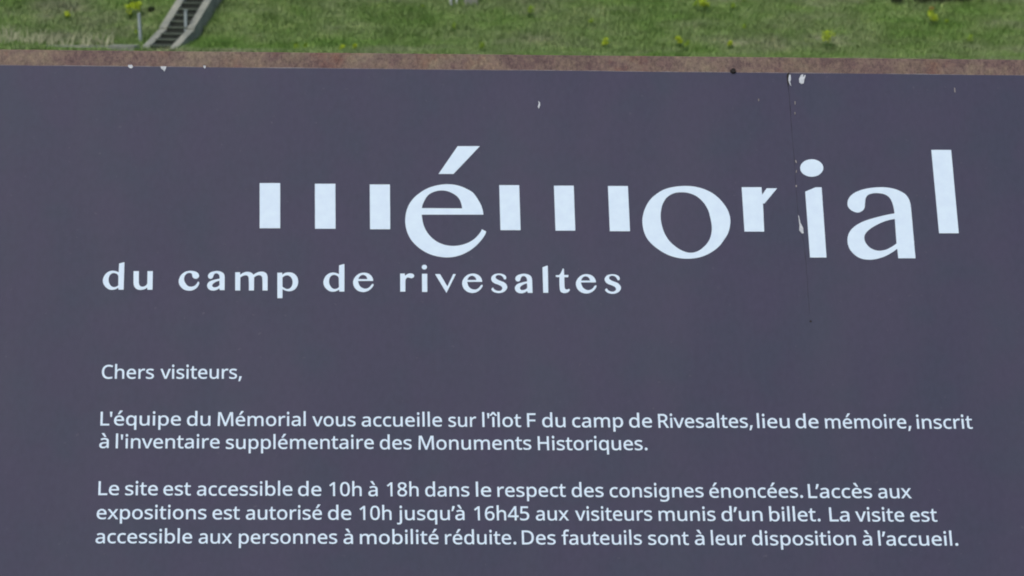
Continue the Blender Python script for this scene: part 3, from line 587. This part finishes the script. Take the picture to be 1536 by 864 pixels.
# ---- stairs
base = on_ground(238.5, 74.5); base.z -= 0.02; pass
YAW = R(17.5)
D = Vector((math.sin(YAW), math.cos(YAW), 0)); S = Vector((math.cos(YAW), -math.sin(YAW), 0))
def sp(s, t, z): return base + D * s + S * t + Vector((0, 0, z))
ST = empty('concrete_stairs', base, 'narrow concrete outdoor stairs with parapet walls climbing the grass bank', 'stairs')
stp = Matrix.Translation(-base)
HWI, WT = 0.30, 0.21
prof = []                       # (s_start, z_top) of every step
s_, z_ = 0.10, 0.0
for i in range(3): prof.append((s_, z_ + 0.145, 0.32)); s_ += 0.32; z_ += 0.145
for i in range(11): prof.append((s_, z_ + 0.16, 0.235)); s_ += 0.235; z_ += 0.16
END_S, END_Z = s_, z_
def wobj(mb, name, mat, bevel=0.0):
    o = mb.build(name, mat, None, bevel); o.parent = ST; o.matrix_parent_inverse = stp; return o
zb = -0.6
for i, (s0, zt, run) in enumerate(prof):
    mb = MB(); j = 0.006 * random.uniform(-1, 1)
    w = HWI - 0.002
    lowz = zt - 0.42
    mb.hexa([sp(s0, -w, lowz), sp(s0, w, lowz), sp(s0 + run - 0.002, w, lowz), sp(s0 + run - 0.002, -w, lowz),
             sp(s0, -w, zt - 0.040), sp(s0, w, zt - 0.040), sp(s0 + run - 0.002, w, zt - 0.040), sp(s0 + run - 0.002, -w, zt - 0.040)])
    st = wobj(mb, 'step', MSTEP)
    mb = MB()                    # tread slab with a little nosing
    mb.hexa([sp(s0 - 0.03 + j, -w, zt - 0.038), sp(s0 - 0.03 + j, w, zt - 0.038), sp(s0 + run - 0.004, w, zt - 0.038), sp(s0 + run - 0.004, -w, zt - 0.038),
             sp(s0 - 0.03 + j, -w, zt), sp(s0 - 0.03 + j, w, zt), sp(s0 + run - 0.004, w, zt), sp(s0 + run - 0.004, -w, zt)])
    t_ = mb.build('tread', MSTEP2, None); t_.parent = st
def zfoot(s, t):
    q = sp(s, t, 0); return min(zbase(q.x, q.y), zbase(q.x, q.y - 0.3)) - base.z - 0.25
def wall(t0, t1, pts, name='parapet_wall'):
    """pts: (s, ztop) along the stairs"""
    mb = MB()
    for (sa, za), (sb, zb_) in zip(pts, pts[1:]):
        mb.hexa([sp(sa, t0, zfoot(sa, t0)), sp(sa, t1, zfoot(sa, t1)), sp(sb, t1, zfoot(sb, t1)), sp(sb, t0, zfoot(sb, t0)),
                 sp(sa, t0, za), sp(sa, t1, za), sp(sb, t1, zb_), sp(sb, t0, zb_)])
    return wobj(mb, name, MCONC)
S1 = 0.10 + 3 * 0.32
low = [(0.0, 0.07), (S1 - 0.05, 0.435 + 0.09)]
hi = [(S1 - 0.02, 0.435 + 0.14), (END_S - 0.1, END_Z + 0.14)]
wall(-HWI - WT, -HWI, low, 'lower_parapet'); wall(-HWI - WT, -HWI, hi)
wall(HWI, HWI + WT, low, 'lower_parapet'); wall(HWI, HWI + WT, hi)
mb = MB(); w = HWI + WT
mb.hexa([sp(END_S - 0.095, -w, END_Z - 2.6), sp(END_S - 0.095, w, END_Z - 2.6), sp(END_S + 1.2, w, END_Z - 2.6), sp(END_S + 1.2, -w, END_Z - 2.6),
         sp(END_S - 0.095, -w, END_Z - 0.01), sp(END_S - 0.095, w, END_Z - 0.01), sp(END_S + 1.2, w, END_Z - 0.01), sp(END_S + 1.2, -w, END_Z - 0.01)])
wobj(mb, 'landing', MCONC)

# concrete apron at the foot of the stairs
a0, a1 = on_ground(172, 73), on_ground(210, 74)
mb = MB(); mb.box((a0.x, base.y - 0.8, -0.1), (a1.x, base.y + 0.09, 0.13))
tag(mb.build('concrete_slab', MCONC, None, 0.01), 'low weathered concrete slab at the foot of the stairs', 'slab')
k0, k1 = on_ground(70, 73), on_ground(171, 74)
mb = MB(); mb.box((k0.x, base.y - 0.15, -0.1), (k1.x, base.y + 0.0, 0.10))
tag(mb.build('kerb_stone', MCONC, None, 0.01), 'grey kerb stone edging the grass left of the concrete slab', 'kerb')

def rail_post(px, py_base, h, label, lean=0.0):
    g = on_ground(px, py_base)
    r_ = empty('rail_post', g, label, 'post', 'rail posts beside the stairs')
    mb = bmesh.new(); bmesh.ops.create_cone(mb, cap_ends=True, segments=12, radius1=0.045, radius2=0.042, depth=h + 0.2, matrix=Matrix.Translation((0, 0, h/2 - 0.1)))
    me = bpy.data.meshes.new('tube'); mb.to_mesh(me); mb.free(); me.materials.append(MSTEEL)
    o = bpy.data.objects.new('tube', me); col.objects.link(o); o.parent = r_
    mb = bmesh.new(); bmesh.ops.create_uvsphere(mb, u_segments=12, v_segments=6, radius=0.047, matrix=Matrix.Translation((0, 0, h)) @ Matrix.Diagonal((1, 1, 0.5, 1)))
    me = bpy.data.meshes.new('cap'); mb.to_mesh(me); mb.free(); me.materials.append(MSTEEL)
    o = bpy.data.objects.new('cap', me); col.objects.link(o); o.parent = r_
    r_.rotation_euler = (0, lean, 0)
rail_post(211, 63.5, 0.74, 'pale round metal post standing alone in the grass left of the stairs', -0.05)
g = sp(S1 + 0.02, HWI - 0.06, 0.40)
r_ = empty('rail_post', g, 'grey metal post rising inside the stairs against the right parapet', 'post', 'rail posts beside the stairs')
mb = MB(); mb.box((-0.035, -0.035, -0.1), (0.035, 0.035, 0.62)); mb.build('tube', MSTEEL, r_, 0.008)
mb = MB(); mb.box((-0.05, -0.05, 0.621), (0.05, 0.05, 0.645)); mb.build('cap', MSTEEL, r_, 0.004)

# far things cut by the top of the frame
g = on_ground(676, 7.5)
for k_, dx in ((0, 0.0), (1, 0.16)):
    mb = MB(); mb.box((-0.03, -0.03, -0.15), (0.03, 0.03, 0.85 - 0.1 * k_)); mb.box((-0.036, -0.036, 0.85 - 0.1 * k_ + .001), (0.036, 0.036, 0.89 - 0.1 * k_))
    o = mb.build('marker_stake', MWHITE, None, 0.004); o.location = g + Vector((dx, 0.1 * k_, 0))
    tag(o, ['pale marker stake at the top edge, left one of the pair', 'pale marker stake at the top edge, right one of the pair'][k_], 'stake', 'marker stakes on the bank')
g = on_ground(706, 6.5)
mb = MB(); mb.box((-0.17, -0.12, -0.15), (0.17, 0.12, 0.34)); mb.box((-0.12, -0.08, 0.341), (0.12, 0.08, 0.4))
o = mb.build('concrete_block', MCONC, None, 0.012); o.location = g; o.rotation_euler = (0, 0.04, 0.3)
tag(o, 'small grey concrete block on the bank beside the pale stakes', 'block')

# ---- plants
def leaf_cluster(n, rad, zc, zr, size, rg, up_bias=0.3):
    V, F = [], []
    for i in range(n):
        a = rg.uniform(0, 2*math.pi); r = rad * math.sqrt(rg.random()); z = zc + zr * rg.uniform(-1, 1) * math.sqrt(max(0, 1 - (r/rad)**2 * 0.7))
        p = Vector((r * math.cos(a), r * math.sin(a), z))
        d = Vector((rg.gauss(0, 1), rg.gauss(0, 1), rg.gauss(up_bias, 0.7))).normalized()
        s = d.cross(Vector((rg.gauss(0, 1), rg.gauss(0, 1), rg.gauss(0, 1)))).normalized()
        L_ = size * rg.uniform(0.7, 1.3); b = len(V)
        V += [p - d * L_ * 0.5, p + s * L_ * 0.28, p + d * L_ * 0.5, p - s * L_ * 0.28]; F.append((b, b+1, b+2, b+3))
    return V, F
PLANTS = [
 (24,4,5,'y2','faint yellow-green plant at the top left edge'),
 (101,29,6,'y','small yellow flower clump left of the stairs in open grass'),
 (199,6,9,'y','bright yellow clump cut by the top edge left of the stairs'),
 (194,27,8,'y','left half of the yellow flowers above the pale round post'),
 (206,24,11,'y','wide yellow flower clump above the pale round post'),
 (205,54,5,'y2','faint yellow plant low beside the pale round post'),
 (304,44,4,'y2','faint yellow sprig in lush grass right of the stairs'),
 (445,78,7,'y2','leftmost yellow plant just above the rusty edge'),
 (458,78,7,'y2','second yellow plant just above the rusty edge'),
 (513,78,5,'y','bright little yellow flower just above the rusty edge'),
 (532,78,5,'y','pale little yellow flower right of the bright one at the rusty edge'),
 (577,5,6,'y2','faint yellow plant at the top edge left of the stakes'),
 (635,13,4,'y2','small yellow plant left of the pale stakes'),
 (680,46,6,'y2','faint yellow-green plant below the pale stakes'),
 (723,77,8,'y2','yellow-green plant near the rusty edge below the concrete block'),
 (796,24,8,'y2','yellow-green plant upper middle of the grass'),
 (887,38,6,'y2','faint yellow plant left of the dark green stripe'),
 (908,71,6,'y','small yellow flower near the rusty edge, middle'),
 (1018,72,8,'y','yellow flowers with green tuft near the rusty edge'),
 (1030,76,8,'y2','dim green-yellow plant right of the tufted yellow flowers'),
 (1055,19,13,'y','large yellow flower clump near the top right of centre'),
 (1043,12,6,'y2','dim yellow side sprig of the large clump'),
 (1095,71,5,'y','pale yellow flower head above the black bolt'),
 (1116,46,5,'y2','faint yellow plant above the black bolt'),
 (1099,15,6,'y2','dim yellow-green plant right of the large clump'),
 (1116,3,5,'y2','faint yellow plant at the top edge above the bolt'),
 (1243,73,11,'y','brightest yellow flower clump near the rusty edge on the right'),
 (1397,20,7,'o','orange-tinted flower head at upper right'),
 (1399,38,9,'y','yellow flower plant below the orange-tinted head'),
 (1420,38,5,'y2','faint ochre plant right of the yellow and orange plants'),
 (1455,64,6,'y2','dim yellow plant at lower right of the grass'),
 (1472,5,8,'y2','yellow-green plant at the top edge right of the dark shrubs'),
]
for i, (px, py, w, kd, lab) in enumerate(PLANTS):
    g = on_ground(px, py + 2); rg = random.Random(100 + i)
    m_px = (g - CAM_POS).length / FPX
    rad = w * m_px * (0.9 if kd == 'y' else 0.7)
    r_ = empty('yellow_weed', g, lab, 'weed', 'yellow flowering weeds in the grass')
    V, F = leaf_cluster(30 + w * 5, rad * 0.9, rad * 0.5, rad * 0.6, 0.07, rg, 1.0)
    link_mesh('foliage', V, F, MSTEM, r_)
    V, F = [], []
    for q_ in range(3 + w // 4):                 # separate umbels at uneven heights
        ox, oy, oz = rg.uniform(-0.45, 0.45) * rad, rg.uniform(-0.4, 0.4) * rad, rad * (rg.uniform(0.9, 2.3) if w > 4 else rg.uniform(1.2, 1.5)) + 0.04
        rr = rad * rg.uniform(0.45, 0.7)
        v2, f2 = leaf_cluster((14 if kd == 'y2' else 26) + w * (1 if kd == 'y2' else 3), rr, 0, rr * 0.8, 0.045, rg)
        b_ = len(V); V += [p + Vector((ox, oy, oz)) for p in v2]; F += [tuple(i_ + b_ for i_ in f_) for f_ in f2]
    link_mesh('flower_head', V, F, {'y': MYEL, 'y2': MYEL2, 'o': MORA}[kd], r_)
STRAW = [(5,66,30,'dry straw tuft in the lower left corner of the grass'),(17,60,36,'dry straw tuft second from the left edge'),(36,66,30,'pale dry straw tuft with a leaning stalk, third from the left'),
         (62,66,42,'pale dry straw tuft with long stalk leaning right'),(100,70,22,'short dry straw tuft midway between left edge and stairs'),(130,70,24,'dry straw tuft left of the palest one'),(155,68,44,'palest dry straw tuft, leaning right, left of the pale post'),(77,68,20,'small dry straw tuft right of the long leaning stalk')]
for i, (px, py, n, lab) in enumerate(STRAW):
    g = on_ground(px, py + 2); rg = random.Random(300 + i); V, F = [], []
    for k_ in range(int(n * 0.6)):
        p = Vector((rg.gauss(0, 0.13), rg.gauss(0, 0.1), 0)); a = rg.gauss(0.35 if 'leaning right' in lab or 'stalk' in lab else 0.0, 0.55)
        h = rg.uniform(0.2, 0.55); d = Vector((math.sin(a), rg.gauss(0, 0.3), math.cos(a))).normalized(); b = len(V)
        V += [p + Vector((-0.014, 0, -0.02)), p + Vector((0.014, 0, -0.02)), p + d * h * 0.6 + Vector((0.011, 0, 0)), p + d * h + Vector((0.02 * math.sin(a), 0, -0.01)), p + d * h * 0.6 - Vector((0.011, 0, 0))]
        F.append((b, b+1, b+2, b+3, b+4))
    o = link_mesh('straw_tuft', V, F, MSTRAW); o.location = g; tag(o, lab, 'dry grass', 'dry straw tufts at lower left')
SHR = [(1382,1,20,'dark low shrub at the top edge, left of three at upper right'),(1412,0,26,'dark low shrub at the top edge, middle of three at upper right'),(1444,0,20,'dark low shrub at the top edge, right of three at upper right'),(1345,2,12,'small bluish dark shrub left of the three dark shrubs'),
       (227,14,7,'thin dark weed close against the left parapet of the stairs'),(315,4,8,'dark twiggy weed growing right of the stairs at the top')]
for i, (px, py, w, lab) in enumerate(SHR):
    g = on_ground(px, py + 4); rg = random.Random(500 + i); rad = w * 63 / FPX * 0.62
    r_ = empty('shrub', g, lab, 'shrub', 'dark shrubs on the bank')
    V, F = leaf_cluster(int(260 + w * 12), rad, rad * 0.75, rad * 0.8, 0.06, rg); link_mesh('foliage', V, F, MBUSH, r_)
    V, F = [], []
    for k_ in range(6):
        a = k_ * 1.05; t = Vector((rad * 0.6 * math.cos(a), rad * 0.6 * math.sin(a), rad)); b = len(V)
        V += [Vector((-0.012, 0, -0.05)), Vector((0.012, 0, -0.05)), Vector((0, 0.015, -0.05)), t]; F += [(b, b+1, b+3), (b+1, b+2, b+3), (b+2, b, b+3)]
    link_mesh('twigs', V, F, MPOST, r_)

# ---- grass blades
rng = np.random.default_rng(5)
def smooth_noise(x, y, s, seed):
    r = np.random.default_rng(seed); g = r.random((64, 64)); fx = (x / s) % 63; fy = (y / s) % 63
    ix = fx.astype(int); iy = fy.astype(int); tx = fx - ix; ty = fy - iy; tx = tx*tx*(3-2*tx); ty = ty*ty*(3-2*ty)
    return (g[iy, ix]*(1-tx)+g[iy, ix+1]*tx)*(1-ty) + (g[iy+1, ix]*(1-tx)+g[iy+1, ix+1]*tx)*ty
NB = 380000
def foot_np(x): return np.interp(x, [-14, -9.5, 0, 14], [56.4, 56.3, 54.9, 54.8])
gx = rng.uniform(-19, 19, NB); gy = foot_np(gx) + rng.uniform(-1.6, 6.2, NB)
# clumping
dens = 0.35 + 0.65 * smooth_noise(gx + 40, gy * 1.0, 0.35, 1)
keep = rng.random(NB) < dens
# keep the stairs and the slab clear
bs = np.array([base.x, base.y]); rel_x = gx - base.x; rel_y = gy - base.y
s_c = rel_x * D.x + rel_y * D.y; t_c = rel_x * S.x + rel_y * S.y
keep &= ~((np.abs(t_c) < HWI + WT + 0.01) & (s_c > -0.1) & (s_c < END_S + 1.3))
keep &= ~((gx > a0.x) & (gx < base.x + 0.6) & (gy < base.y + 0.1) & (gy > base.y - 0.9))
gx, gy = gx[keep], gy[keep]; n = len(gx)
d = gy - foot_np(gx)
gz = np.where(d <= -0.8, 0, np.where(d < 0.8, SL * (d + 0.8)**2 / 3.2, SL * d)).astype(float)
# the same small undulation as the ground, looked up on a grid
ux = np.arange(-20, 20.01, 0.25); uy = np.arange(53, 70.0, 0.25)
U = np.array([[0.05 * noise.noise(Vector((a * 0.35, b * 0.5, 0))) for a in ux] for b in uy])
ix = (gx + 20) / 0.25; iy = (gy - 53) / 0.25; i0 = ix.astype(int); j0 = iy.astype(int); tx = ix - i0; ty = iy - j0
gz += np.array([bank(a, b) if abs(a - SX) < 12 else 0.0 for a, b in zip(gx, gy)])
gz += (U[j0, i0]*(1-tx)+U[j0, i0+1]*tx)*(1-ty) + (U[j0+1, i0]*(1-tx)+U[j0+1, i0+1]*tx)*ty
tus = smooth_noise(gx + 90, gy * 1.4 + 7, 0.45, 21); hh = (0.04 + 0.09 * rng.random(n) + 0.08 * np.clip(tus - 0.72, 0, 1) * 3) * (0.6 + 1.1 * smooth_noise(gx + 60, gy, 0.8, 2))
ang = rng.uniform(0, 2*np.pi, n); wd = rng.uniform(0.008, 0.024, n)
lx = rng.normal(0, 0.45, n) * hh; ly = rng.normal(0, 0.45, n) * hh
co = np.empty((n, 3, 3), np.float32)
co[:, 0] = np.stack([gx - np.cos(ang)*wd, gy - np.sin(ang)*wd, gz - 0.01], 1)
co[:, 1] = np.stack([gx + np.cos(ang)*wd, gy + np.sin(ang)*wd, gz - 0.01], 1)
co[:, 2] = np.stack([gx + lx, gy + ly, gz + hh], 1)
me = bpy.data.meshes.new('grass'); me.vertices.add(3*n); me.vertices.foreach_set('co', co.ravel())
me.loops.add(3*n); me.loops.foreach_set('vertex_index', np.arange(3*n, dtype=np.int32))
me.polygons.add(n); me.polygons.foreach_set('loop_start', np.arange(0, 3*n, 3, dtype=np.int32))
me.update()
at = me.attributes.new('tint', 'FLOAT', 'POINT')
tint = np.clip(rng.random(n) * 0.55 + 0.35 * smooth_noise(gx + 30, gy * 1.0, 0.22, 9) + 0.25 * smooth_noise(gx + 50, gy, 0.55, 19) - 0.05, 0, 1)
at.data.foreach_set('value', np.repeat(tint, 3).astype(np.float32))
me.materials.append(MGB); me.validate()
gr = bpy.data.objects.new('grass', me); col.objects.link(gr)
gr['kind'] = 'stuff'; gr['label'] = 'short patchy green and grey grass covering the bank'; gr['category'] = 'grass'
